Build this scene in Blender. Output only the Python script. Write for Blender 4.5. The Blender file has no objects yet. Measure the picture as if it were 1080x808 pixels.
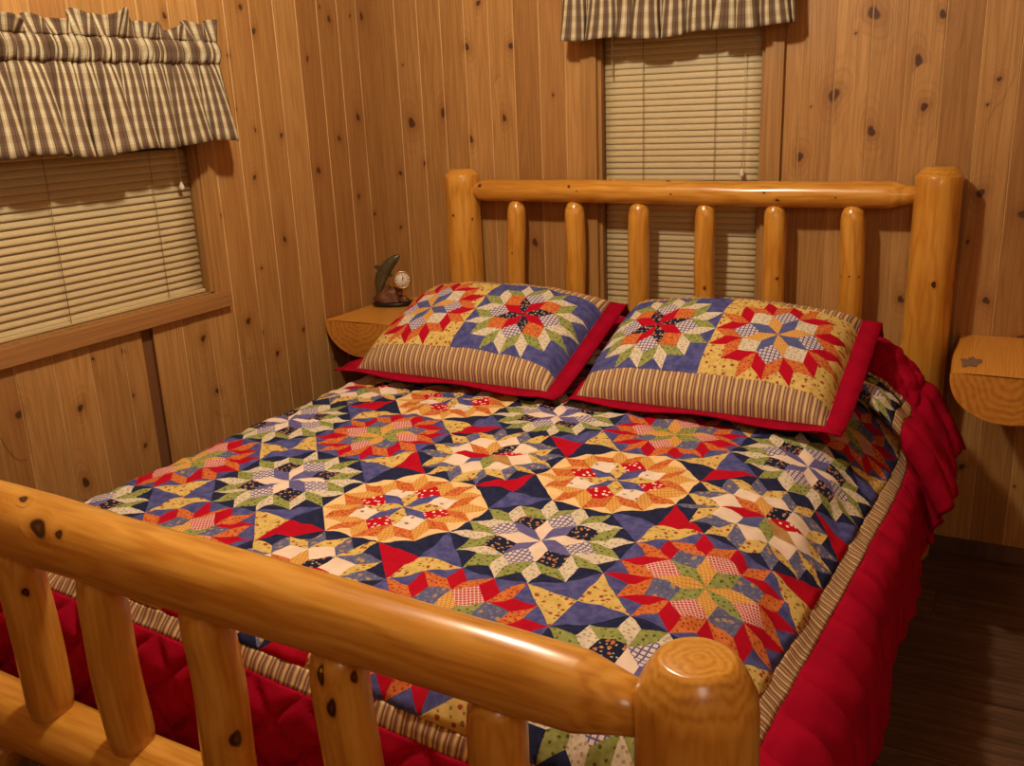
import bpy, bmesh, math, random
import numpy as np
from mathutils import Vector, Matrix, noise as mn
PI = math.pi
COL = bpy.context.scene.collection
random.seed(7)

# ---------------------------------------------------------------- helpers
def lin(r, g, b):
    f = lambda c: c/12.92 if c <= .04045 else ((c+.055)/1.055)**2.4
    return (f(r/255), f(g/255), f(b/255), 1)

def props(o, label=None, cat=None, group=None, kind=None):
    for k, v in (('label', label), ('category', cat), ('group', group), ('kind', kind)):
        if v: o[k] = v
    return o

def thing(name, label, cat, loc=(0, 0, 0), group=None):
    o = bpy.data.objects.new(name, None); COL.objects.link(o)
    o.location = loc; o.empty_display_size = .05
    return props(o, label, cat, group)

def origin_of(o):
    p = Vector((0, 0, 0))
    while o: p += Vector(o.location); o = o.parent
    return p

class MB:
    """collects vertices / faces (world coordinates) with material index, uv and two vector attributes"""
    def __init__(s): s.v = []; s.f = []; s.m = []; s.uv = {}; s.wood = {}; s.knot = {}; s.flat = []
    def add(s, vs, fs, mi=0, wood=None, knot=None, uv=None, flat=False):
        b = len(s.v); s.v += [tuple(v) for v in vs]
        for k, f in enumerate(fs):
            s.f.append([b+i for i in f]); s.m.append(mi[k] if isinstance(mi, list) else mi); s.flat.append(flat)
        for d, a in ((s.wood, wood), (s.knot, knot), (s.uv, uv)):
            if a is not None:
                for i, w in enumerate(a): d[b+i] = w
        return b
    def box(s, x0, x1, y0, y1, z0, z1, mi=0):
        vs = [(x, y, z) for x in (x0, x1) for y in (y0, y1) for z in (z0, z1)]
        s.add(vs, [(0, 1, 3, 2), (4, 6, 7, 5), (0, 4, 5, 1), (2, 3, 7, 6), (0, 2, 6, 4), (1, 5, 7, 3)], mi, flat=True)
    def build(s, name, mats, parent=None, bevel=0, seg=2, weld=0, recalc=True):
        me = bpy.data.meshes.new(name); o = bpy.data.objects.new(name, me); COL.objects.link(o)
        off = Vector((0, 0, 0))
        if parent is not None: o.parent = parent; off = origin_of(parent)
        me.from_pydata([(v[0]-off.x, v[1]-off.y, v[2]-off.z) for v in s.v], [], s.f)
        for m in (mats if isinstance(mats, (list, tuple)) else [mats]): me.materials.append(m)
        me.polygons.foreach_set('material_index', s.m)
        me.polygons.foreach_set('use_smooth', [not q for q in s.flat])
        n = len(s.v)
        for nm, d, df in (('wood', s.wood, (0, 0, 0)), ('knot', s.knot, (9, 9, 0))):
            if d or (s.wood and nm == 'knot'):
                a = me.attributes.new(nm, 'FLOAT_VECTOR', 'POINT')
                arr = np.tile(np.array(df, 'f'), (n, 1))
                for i, w in d.items(): arr[i] = w
                a.data.foreach_set('vector', arr.ravel())
        if s.uv:
            l = me.uv_layers.new(name='UVMap')
            vi = np.zeros(len(me.loops), 'i'); me.loops.foreach_get('vertex_index', vi)
            arr = np.zeros((n, 2), 'f')
            for i, w in s.uv.items(): arr[i] = w
            l.data.foreach_set('uv', arr[vi].ravel())
        if weld or recalc:
            bm = bmesh.new(); bm.from_mesh(me)
            if weld: bmesh.ops.remove_doubles(bm, verts=bm.verts, dist=weld)
            if recalc: bmesh.ops.recalc_face_normals(bm, faces=bm.faces)
            bm.to_mesh(me); bm.free()
        me.update()
        if bevel:
            b = o.modifiers.new('bevel', 'BEVEL'); b.width = bevel; b.segments = seg; b.limit_method = 'ANGLE'
            b.angle_limit = .6; b.harden_normals = False
        return o

# ---------------------------------------------------------------- materials
class NT:
    def __init__(s, name):
        s.mat = bpy.data.materials.new(name); s.mat.use_nodes = True
        s.t = s.mat.node_tree; s.b = s.t.nodes['Principled BSDF']
    def n(s, typ, ins={}, **kw):
        d = s.t.nodes.new(typ)
        for k, v in kw.items(): setattr(d, k, v)
        for k, v in ins.items():
            if isinstance(v, bpy.types.NodeSocket): s.t.links.new(v, d.inputs[k])
            elif isinstance(v, bpy.types.Node): s.t.links.new(v.outputs[0], d.inputs[k])
            else: d.inputs[k].default_value = v
        return d
    def math(s, op, a, b=None, c=None):
        ins = {0: a}
        if b is not None: ins[1] = b
        if c is not None: ins[2] = c
        return s.n('ShaderNodeMath', ins, operation=op).outputs[0]
    def mix(s, f, a, b, mode='MIX'):
        d = s.n('ShaderNodeMix', data_type='RGBA', blend_type=mode)
        for i, v in ((0, f), (6, a), (7, b)):
            if isinstance(v, bpy.types.NodeSocket): s.t.links.new(v, d.inputs[i])
            else: d.inputs[i].default_value = v
        return d.outputs[2]
    def ramp(s, f, stops):
        d = s.n('ShaderNodeValToRGB', {0: f}); e = d.color_ramp.elements
        while len(e) > 1: e.remove(e[-1])
        e[0].position = stops[0][0]; e[0].color = stops[0][1]
        for p, c in stops[1:]:
            q = e.new(p); q.color = c
        return d.outputs[0]
    def sstep(s, v, a, b):
        d = s.n('ShaderNodeMapRange', {0: v, 1: a, 2: b, 3: 0., 4: 1.}, interpolation_type='SMOOTHSTEP'); return d.outputs[0]
    def out(s, col, rough=.6, spec=.4, bump=None, bstr=.2, bdist=.01, **kw):
        L = s.t.links
        for k, v in dict({'Base Color': col, 'Roughness': rough, 'Specular IOR Level': spec}, **kw).items():
            if isinstance(v, bpy.types.NodeSocket): L.new(v, s.b.inputs[k])
            else: s.b.inputs[k].default_value = v
        if bump is not None:
            d = s.n('ShaderNodeBump', {'Height': bump, 'Strength': bstr, 'Distance': bdist}); L.new(d.outputs[0], s.b.inputs['Normal'])
        return s.mat

def knot_mask(N):
    a = N.n('ShaderNodeAttribute', attribute_name='knot')
    ln = N.n('ShaderNodeVectorMath', {0: a.outputs['Vector']}, operation='LENGTH').outputs['Value']
    return ln

def wall_wood(name, axis):
    """knotty cedar boards standing upright; axis = the horizontal axis of the wall (0 or 1)"""
    N = NT(name)
    tc = N.n('ShaderNodeNewGeometry').outputs['Position']
    xyz = N.n('ShaderNodeSeparateXYZ', {0: tc})
    a, z = xyz.outputs[axis], xyz.outputs[2]
    w, ph = (.0985, .1955) if axis == 0 else (.111, -.1033)
    pid = N.math('FLOOR', N.math('DIVIDE', N.math('SUBTRACT', a, ph), w))
    rnd = N.n('ShaderNodeTexWhiteNoise', {'W': pid}, noise_dimensions='1D')
    r1 = rnd.outputs['Value']
    seed = N.math('MULTIPLY', r1, 37.)
    v = N.n('ShaderNodeCombineXYZ', {0: N.math('MULTIPLY', a, 22.), 1: seed, 2: N.math('MULTIPLY', z, 1.1)})
    warp = N.n('ShaderNodeTexNoise', {'Vector': v, 'Scale': 1., 'Detail': 2.}).outputs[0]
    v2 = N.n('ShaderNodeCombineXYZ', {0: N.math('MULTIPLY', a, 260.), 1: seed, 2: N.math('MULTIPLY', z, 5.)})
    fine = N.n('ShaderNodeTexNoise', {'Vector': v2, 'Scale': 1., 'Detail': 4., 'Roughness': .6}).outputs[0]
    rings = N.math('SINE', N.math('MULTIPLY_ADD', warp, 55., N.math('MULTIPLY', a, 120.)))
    k = knot_mask(N)
    near = N.sstep(k, 2.2, .6)                     # grain darkens round a knot
    core = N.sstep(k, .8, .45)
    t = N.math('ADD', N.math('MULTIPLY', fine, .55), N.math('MULTIPLY_ADD', rings, .06, .22))
    col = N.ramp(t, [(.2, lin(140, 99, 51)), (.5, lin(182, 136, 76)), (.8, lin(206, 165, 105))])
    tone = N.ramp(r1, [(0, (.74, .66, .58, 1)), (.3, (1.02, 1.02, 1.02, 1)), (.6, (.86, .82, .76, 1)), (1, (1.12, 1.12, 1.10, 1))])
    col = N.mix(1., col, tone, 'MULTIPLY')
    big = N.n('ShaderNodeTexNoise', {'Vector': N.n('ShaderNodeCombineXYZ', {0: N.math('MULTIPLY', a, 9.), 1: seed, 2: N.math('MULTIPLY', z, .9)}), 'Scale': 1., 'Detail': 1.}).outputs[0]
    col = N.mix(N.math('MULTIPLY', N.sstep(big, .5, .75), .35), col, lin(160, 104, 58))
    halo = N.math('MULTIPLY', N.sstep(k, 3.5, 1.6), N.sstep(N.math('SINE', N.math('MULTIPLY_ADD', k, 9.5, N.math('MULTIPLY', warp, 5.))), .1, .9))
    col = N.mix(N.math('MULTIPLY', halo, .27), col, lin(150, 98, 50))
    kn = N.n('ShaderNodeTexNoise', {'Vector': tc, 'Scale': 160., 'Detail': 3.}).outputs[0]
    col = N.mix(N.math('MULTIPLY', near, N.math('MULTIPLY_ADD', kn, .6, .15)), col, lin(134, 84, 42))
    col = N.mix(core, col, N.mix(kn, lin(52, 30, 16), lin(104, 66, 38)))
    return N.out(col, .48, .35, fine, .12, .002)

def log_wood(name, c1, c2, c3, rough=.3, coat=.5, dark=lin(50, 20, 6)):
    """peeled varnished pine: growth rings from the 3-D 'wood' coordinate (cross-section x, y, length)"""
    N = NT(name)
    w = N.n('ShaderNodeAttribute', attribute_name='wood').outputs['Vector']
    s = N.n('ShaderNodeSeparateXYZ', {0: w})
    lv = N.n('ShaderNodeCombineXYZ', {0: N.math('MULTIPLY', s.outputs[0], 14.), 1: N.math('MULTIPLY', s.outputs[1], 14.), 2: N.math('MULTIPLY', s.outputs[2], 2.2)})
    warp = N.n('ShaderNodeTexNoise', {'Vector': lv, 'Scale': 1., 'Detail': 3., 'Roughness': .55}).outputs[0]
    rad = N.math('SQRT', N.math('ADD', N.math('POWER', s.outputs[0], 2.), N.math('POWER', s.outputs[1], 2.)))
    ring = N.math('SINE', N.math('MULTIPLY', N.math('MULTIPLY_ADD', warp, .045, rad), 800.))
    fv = N.n('ShaderNodeCombineXYZ', {0: N.math('MULTIPLY', s.outputs[0], 160.), 1: N.math('MULTIPLY', s.outputs[1], 160.), 2: N.math('MULTIPLY', s.outputs[2], 6.)})
    fine = N.n('ShaderNodeTexNoise', {'Vector': fv, 'Scale': 1., 'Detail': 3.}).outputs[0]
    blot = N.n('ShaderNodeTexNoise', {'Vector': lv, 'Scale': .5, 'Detail': 1.}).outputs[0]
    t = N.math('ADD', N.math('MULTIPLY_ADD', ring, .105, .26), N.math('MULTIPLY', fine, .5))
    col = N.ramp(t, [(.22, c1), (.5, c2), (.78, c3)])
    col = N.mix(N.math('MULTIPLY', N.sstep(blot, .5, .72), .45), col, c1)
    k = knot_mask(N)
    core = N.sstep(k, .95, .6)
    col = N.mix(N.math('MULTIPLY', N.sstep(k, 1.7, .8), .5), col, c1)
    heart = N.mix(N.sstep(k, .05, .45), lin(104, 48, 18), dark)
    col = N.mix(core, col, heart)
    return N.out(col, rough, .45, fine, .04, .002, **{'Coat Weight': coat, 'Coat Roughness': .18})

def plain_wood(name, c1, c2, axis=2, rough=.45):
    N = NT(name)
    xyz = N.n('ShaderNodeSeparateXYZ', {0: N.n('ShaderNodeNewGeometry').outputs['Position']})
    sc = [110., 110., 110.]; sc[axis] = 3.
    v = N.n('ShaderNodeCombineXYZ', {i: N.math('MULTIPLY', xyz.outputs[i], sc[i]) for i in range(3)})
    f = N.n('ShaderNodeTexNoise', {'Vector': v, 'Scale': 1., 'Detail': 4.}).outputs[0]
    return N.out(N.ramp(f, [(.3, c1), (.7, c2)]), rough, .4, f, .08, .002)

def simple(name, c, rough=.5, metal=0., spec=.4, **kw):
    N = NT(name)
    f = N.n('ShaderNodeTexNoise', {'Vector': N.n('ShaderNodeNewGeometry').outputs['Position'], 'Scale': 90., 'Detail': 2.}).outputs[0]
    d = tuple(x*.88 for x in c[:3])+(1,)
    return N.out(N.mix(f, c, d), rough, spec, Metallic=metal, **kw)

def fabric(name, c1, c2, motifs=(), check=None, stripe=None, mott=38., rough=.9):
    """printed cotton in UV metres: mottled ground, round motifs (spacing, radius, colour, seed), checks or stripes"""
    N = NT(name)
    uv = N.n('ShaderNodeUVMap', uv_map='UVMap').outputs[0]
    g = N.n('ShaderNodeTexNoise', {'Vector': uv, 'Scale': mott, 'Detail': 3., 'Roughness': .6}).outputs[0]
    col = N.mix(N.sstep(g, .35, .65), c1, c2)
    xy = N.n('ShaderNodeSeparateXYZ', {0: uv})
    if stripe:
        per, cols = stripe
        f = N.math('FRACT', N.math('DIVIDE', xy.outputs[0], per))
        d = N.n('ShaderNodeValToRGB', {0: f}); d.color_ramp.interpolation = 'CONSTANT'
        e = d.color_ramp.elements
        while len(e) > 1: e.remove(e[-1])
        e[0].position = 0; e[0].color = cols[0][1]
        for p, c in cols[1:]:
            q = e.new(p); q.color = c
        col = N.mix(.12, d.outputs[0], col)
    if check:
        per, frac, c3, ang = check
        ca, sa = math.cos(ang), math.sin(ang)
        ax = N.math('ADD', N.math('MULTIPLY', xy.outputs[0], ca), N.math('MULTIPLY', xy.outputs[1], sa))
        ay = N.math('SUBTRACT', N.math('MULTIPLY', xy.outputs[1], ca), N.math('MULTIPLY', xy.outputs[0], sa))
        m = None
        for q in (ax, ay):
            l = N.math('LESS_THAN', N.math('FRACT', N.math('DIVIDE', q, per)), frac)
            m = l if m is None else N.math('MAXIMUM', m, l)
        col = N.mix(N.math('MULTIPLY', m, .92), col, c3)
    for sp, rad, c, sd in motifs:
        off = N.n('ShaderNodeVectorMath', {0: uv, 1: (sd*.137, sd*.071, 0)}, operation='ADD').outputs[0]
        v = N.n('ShaderNodeTexVoronoi', {'Vector': off, 'Scale': 1./sp, 'Randomness': .8}, voronoi_dimensions='2D')
        wob = N.n('ShaderNodeTexNoise', {'Vector': uv, 'Scale': 2.2/sp, 'Detail': 1.}).outputs[0]
        dist = N.math('ADD', v.outputs['Distance'], N.math('MULTIPLY_ADD', wob, .3, -.15))
        col = N.mix(N.sstep(dist, rad/sp*1.15, rad/sp*.8), col, c)
    wv = N.n('ShaderNodeTexNoise', {'Vector': uv, 'Scale': 420., 'Detail': 1.}).outputs[0]
    return N.out(col, rough, .08, wv, .12, .001, **{'Sheen Weight': .0})

WALLB = wall_wood('knotty_cedar_back', 0)
WALLL = wall_wood('knotty_cedar_left', 1)
GROOVE = simple('pale_groove', lin(206, 166, 108), .6)
DARKGAP = simple('dark_gap', lin(122, 80, 44), .7)
TRIM_V = plain_wood('trim_upright', lin(148, 106, 56), lin(182, 136, 76), 2)
TRIM_Y = plain_wood('trim_along_y', lin(144, 100, 54), lin(174, 126, 72), 1)
TRIM_X = plain_wood('trim_along_x', lin(144, 100, 54), lin(174, 126, 72), 0)
LOG = log_wood('varnished_pine', lin(178, 112, 32), lin(212, 150, 54), lin(226, 172, 80))
LOGSHELF = log_wood('varnished_slab', lin(190, 122, 34), lin(220, 154, 56), lin(232, 176, 82), .35, .4)
ENDGRAIN = log_wood('slab_end', lin(168, 100, 30), lin(204, 136, 50), lin(220, 156, 70), .4, .3)
SLAT = simple('cream_vinyl', lin(206, 188, 140), .5)
CORD = simple('cord', lin(206, 190, 150), .8)
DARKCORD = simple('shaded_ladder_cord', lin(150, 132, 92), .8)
TASSEL = simple('tassel', lin(232, 214, 190), .4)
GLASSM = NT('night_glass').out((.02, .02, .025, 1), .03, .5)
BLACK = simple('black_base', lin(34, 28, 24), .35)
ROCK = simple('brown_rock', lin(110, 62, 30), .5)
GOLD = simple('brass', lin(206, 160, 84), .28, .9)
DIAL = simple('clock_dial', lin(240, 228, 206), .4)
INK = simple('clock_ink', lin(30, 24, 20), .5)
TROUT = None
MATTM = simple('mattress_ticking', lin(220, 212, 196), .9)

# ---------------------------------------------------------------- room
RW, RD, RH = 3.35, -3.95, 2.5
def plank_wall(name, axis, lo, hi, hole, w, ph, mat, knots, gaps=()):
    """one wall of upright boards with v-grooves; hole = (a0, a1, z0, z1)"""
    m = MB()
    at = (lambda a, d, z: (a, -d, z)) if axis == 0 else (lambda a, d, z: (d, a, z))
    prof = [(lo, 0, 0)]                       # (position, depth into the room, material of the strip that follows)
    k = math.ceil((lo-ph)/w)
    while ph+k*w < hi-.004:
        a = ph+k*w
        if a > lo+.004:
            prof += [(a-.0022, 0, 1), (a, -.0022, 1), (a+.0022, 0, 0)]
        k += 1
    prof.append((hi, 0, 0))
    if hole:
        a0, a1 = hole[:2]
        for a in (a0, a1):
            prof = [p for p in prof if abs(p[0]-a) > .006]
            prof.append((a, 0, 0))
    prof.sort()
    low = list(prof)
    for g0, g1 in gaps:                       # an open joint below the window
        low = [p for p in low if not (g0-.004 < p[0] < g1+.004)]
        low += [(g0-.0001, 0, 2), (g0, -.012, 2), (g1, -.012, 2), (g1+.0001, 0, 0)]
    low.sort()
    zs = [0, RH] if not hole else sorted([0, hole[2], hole[3], RH])
    for z0, z1 in zip(zs, zs[1:]):
        use = low if z0 == 0 else prof
        for p, q in zip(use, use[1:]):
            mid = (p[0]+q[0])/2
            if hole and hole[0] < mid < hole[1] and hole[2] <= z0 < hole[3]: continue
            m.add([at(p[0], p[1], z0), at(q[0], q[1], z0), at(q[0], q[1], z1), at(p[0], p[1], z1)], [(0, 1, 2, 3)], p[2], knot=[(9, 9, 0)]*4, flat=True)
    rr = random.Random(3)
    for kn_, (a, z, s) in enumerate(knots):   # flat knot discs laid into the boards (same material, radial coordinate)
        if hole and hole[0]-.02 < a < hole[1]+.02 and hole[2]-.02 < z < hole[3]+.02: continue
        rx, rz = .0135*s*rr.uniform(.85, 1.15), .0145*s*rr.uniform(.9, 1.3)
        ph2 = rr.uniform(0, 6.28); V = [(a, z, 0)]; n = 20; F = []
        for ri, q in enumerate((.7, 1.25, 2.3, 3.6)):
            for i in range(n):
                t = 2*PI*i/n; wob = 1+.16*math.sin(2*t+ph2)+.1*math.sin(3*t-ph2)
                zz = q*(1.9 if q > 3 else 1.45 if q > 2 else 1)
                V.append((a+rx*q*wob*math.cos(t), z+rz*zz*wob*math.sin(t), q))
        for i in range(n):
            j = (i+1) % n; F.append((0, 1+i, 1+j))
            for r_ in (0, 1, 2): F.append((1+r_*n+i, 1+(r_+1)*n+i, 1+(r_+1)*n+j, 1+r_*n+j))
        k0 = round((a-ph)/w)
        cuts = [ph+k_*w for k_ in (k0-1, k0, k0+1)]
        if abs(a-(lo if axis == 0 else hi)) < .05: cuts = []
        for f in F:                           # the board joints stay open across the knot
            polys = [[V[i] for i in f]]
            for g in cuts:
                nxt = []
                for p in polys:
                    for sgn in (-1, 1):
                        c = g+sgn*.0022; o_ = []
                        for u_, v_ in zip(p, p[1:]+p[:1]):
                            du, dv = (u_[0]-c)*sgn, (v_[0]-c)*sgn
                            if du >= 0: o_.append(u_)
                            if du*dv < 0: o_.append(tuple(u_[i]+(v_[i]-u_[i])*du/(du-dv) for i in range(3)))
                        if len(o_) > 2: nxt.append(o_)
                polys = nxt
            for p in polys: m.add([at(q[0], .0005+.00003*kn_, q[1]) for q in p], [tuple(range(len(p)))], 0, knot=[(q[2], 0, 0) for q in p], flat=True)
    o = m.build(name, [mat, GROOVE, DARKGAP], recalc=False)
    return props(o, kind='structure')

KB=[(0.399,1.644,1.3),(0.456,1.785,0.9),(0.579,1.636,1.1),(0.523,1.522,0.8),(0.143,1.388,1.7),(0.286,1.421,1.5),(0.542,1.394,1),(0.4,1.323,1.1),(0.192,1.239,1),(0.737,1.466,0.5),(0.076,1.202,0.8),(0.059,0.994,0.7),(0.122,1.597,0.4),(0.649,0.952,1.3),(1.773,1.653,1.9),(1.958,1.636,1.2),(1.904,1.516,1.3),(1.674,1.429,1.6),(1.929,1.387,1.2),(1.788,1.321,1.2),(1.581,1.249,1.4),(2.117,1.455,0.7),(2.099,1.141,1.1),(2.214,1.083,1.3),(2.078,1.0,0.5),(1.727,1.601,0.4),(1.609,1.398,0.3),(2.094,1.387,0.4),(1.907,0.816,1.2),(2.143,0.827,1.2),(2.243,0.719,1.2),(2.124,0.294,1),(2.276,0.252,0.4),(1.854,0.467,0.9),
 (0.3,.62,1),(.5,.4,1.2),(2.5,1.4,1.3),(2.62,.9,1),(2.8,1.7,1.5),(2.72,.5,1),(3.1,1.2,1.3)]
KL=[(-0.695,1.764,1),(-0.648,1.696,1),(-0.77,1.62,0.8),(-0.261,1.752,1),(-0.374,1.696,0.7),(-0.398,1.618,0.9),(-0.307,1.789,0.5),(-0.692,1.395,0.6),(-0.57,1.372,0.9),(-0.766,1.46,0.4),(-0.396,1.244,1.1),(-0.72,1.247,0.8),(-0.893,1.143,0.8),(-0.609,1.031,0.9),(-0.264,1.347,1),(-1.007,1.722,0.9),(-0.07,1.771,1.1),(-0.14,1.769,0.5),(-0.177,1.504,0.8),(-0.142,1.417,1.1),(-0.177,1.131,0.9),(-0.086,1.055,0.7),(-0.826,0.793,1),(-0.736,0.953,0.5),(-0.768,0.739,0.7),(-0.563,0.704,0.9),(-0.708,0.653,0.9),(-1.028,0.782,1),(-1.326,0.816,0.8),(-1.427,0.819,0.6),(-1.667,0.734,1.2),(-1.492,0.697,1),(-0.999,0.603,0.9),(-1.516,0.488,1.3),(-1.303,0.523,0.7),(-1.316,0.681,0.5),(-0.41,0.556,0.8),
 (-1.9,.6,1),(-2.3,1.2,1.2),(-2.6,.8,1),(-2.9,1.5,1.1),(-2.2,1.9,1)]
BH = (.905, 1.467, .72, 1.93)      # back window hole
LH = (-1.93, -.958, .905, 1.63)    # left window hole
plank_wall('wall_back', 0, 0, RW, BH, .0985, .1955, WALLB, KB)
plank_wall('wall_left', 1, RD, 0, LH, .111, -.1033, WALLL, KL, gaps=[(-1.256, -1.214)])

# plain board walls behind the camera, ceiling, floor
def board_box(name, x0, x1, y0, y1, z0, z1, mat):
    m = MB(); m.box(x0, x1, y0, y1, z0, z1); m.knot = {i: (9, 9, 0) for i in range(8)}; return props(m.build(name, mat), kind='structure')
board_box('wall_right', RW, RW+.1, RD, .0, 0, RH, WALLL)
board_box('wall_front', 0, RW, RD-.1, RD, 0, RH, WALLB)
board_box('ceiling', -.1, RW+.1, RD-.1, .1, RH, RH+.1, plain_wood('ceiling_boards', lin(150, 110, 62), lin(170, 126, 76), 0))

def floor_mat():
    N = NT('dark_laminate')
    xyz = N.n('ShaderNodeSeparateXYZ', {0: N.n('ShaderNodeNewGeometry').outputs['Position']})
    x, y = xyz.outputs[0], xyz.outputs[1]
    row = N.math('FLOOR', N.math('DIVIDE', N.math('ADD', y, .03), .132))
    rr = N.n('ShaderNodeTexWhiteNoise', {'W': row}, noise_dimensions='1D').outputs[0]
    xs = N.math('DIVIDE', N.math('ADD', x, N.math('MULTIPLY', rr, 3.1)), 1.1)
    cell = N.math('ADD', N.math('FLOOR', xs), N.math('MULTIPLY', row, 17.3))
    cr = N.n('ShaderNodeTexWhiteNoise', {'W': cell}, noise_dimensions='1D').outputs[0]
    v = N.n('ShaderNodeCombineXYZ', {0: N.math('MULTIPLY', x, 5.), 1: N.math('MULTIPLY', y, 70.), 2: N.math('MULTIPLY', cr, 20.)})
    g = N.n('ShaderNodeTexNoise', {'Vector': v, 'Scale': 1., 'Detail': 5., 'Roughness': .65, 'Distortion': .6}).outputs[0]
    col = N.ramp(g, [(.25, lin(58, 42, 30)), (.5, lin(96, 72, 54)), (.75, lin(126, 98, 74))])
    col = N.mix(1., col, N.ramp(cr, [(0, (.7, .68, .66, 1)), (1, (1.15, 1.12, 1.1, 1))]), 'MULTIPLY')
    fy = N.math('FRACT', N.math('DIVIDE', N.math('ADD', y, .03), .132)); fx = N.math('FRACT', xs)
    seam = N.math('MAXIMUM', N.math('LESS_THAN', fy, .022), N.math('LESS_THAN', fx, .003))
    col = N.mix(N.math('MULTIPLY', seam, .8), col, lin(24, 16, 10))
    return N.out(col, .42, .4, g, .1, .002)
FLOORM = floor_mat()
board_box('floor', -.1, RW+.1, RD-.1, .1, -.1, 0, FLOORM)
board_box('baseboard_back', 0.002, RW, -.013, -.0005, .0005, .05, FLOORM)
board_box('baseboard_left', .0005, .013, RD, -.0135, .0005, .05, FLOORM)

# window frames: jamb box lining the hole, casing on the wall, sill, night glass
def window_back():
    a0, a1, z0, z1 = BH
    m = MB()
    t = .012; d = .11
    m.box(a0, a0+t, 0, d, z0, z1); m.box(a1-t, a1, 0, d, z0, z1)
    m.box(a0, a1, 0, d, z1-t, z1); m.box(a0, a1, 0, d, z0, z0+t)
    w = m.build('window_1', TRIM_V); props(w, kind='structure')
    c = MB()
    c.box(a0-.058, a0, -.017, -.0005, z0-.06, z1+.058); c.box(a1+.001, a1+.058, -.017, -.0005, z0-.06, z1+.058)
    c.box(a0+.0005, a1+.0005, -.017, -.0005, z1+.0005, z1+.058); c.box(a0+.0005, a1+.0005, -.022, -.0005, z0-.06, z0-.0005)
    c.build('casing', TRIM_V, w, .002)
    g = MB(); g.box(a0+t, a1-t, .085, .091, z0+t, z1-t); g.build('pane', GLASSM, w)
def window_left():
    a0, a1, z0, z1 = LH
    m = MB(); t = .012; d = .11
    m.box(-d, 0, a0, a0+t, z0, z1); m.box(-d, 0, a1-t, a1, z0, z1)
    m.box(-d, 0, a0, a1, z1-t, z1); m.box(-d, 0, a0, a1, z0, z0+t)
    w = m.build('window_2', TRIM_V); props(w, kind='structure')
    c = MB()
    c.box(.0005, .010, a0-.06, a0, z0, z1+.06); c.box(.0005, .010, a1, a1+.06, z0, z1+.06)
    c.box(.0005, .010, a0+.0005, a1-.0005, z1, z1+.06)
    c.build('casing', TRIM_V, w, .002)
    s = MB(); s.box(.0005, .021, a0-.05, a1+.052, z0-.043, z0+.008); s.build('sill', TRIM_Y, w, .003)
    g = MB(); g.box(-.091, -.085, a0+t, a1-t, z0+t, z1-t); g.build('pane', GLASSM, w)
window_back(); window_left()

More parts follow.
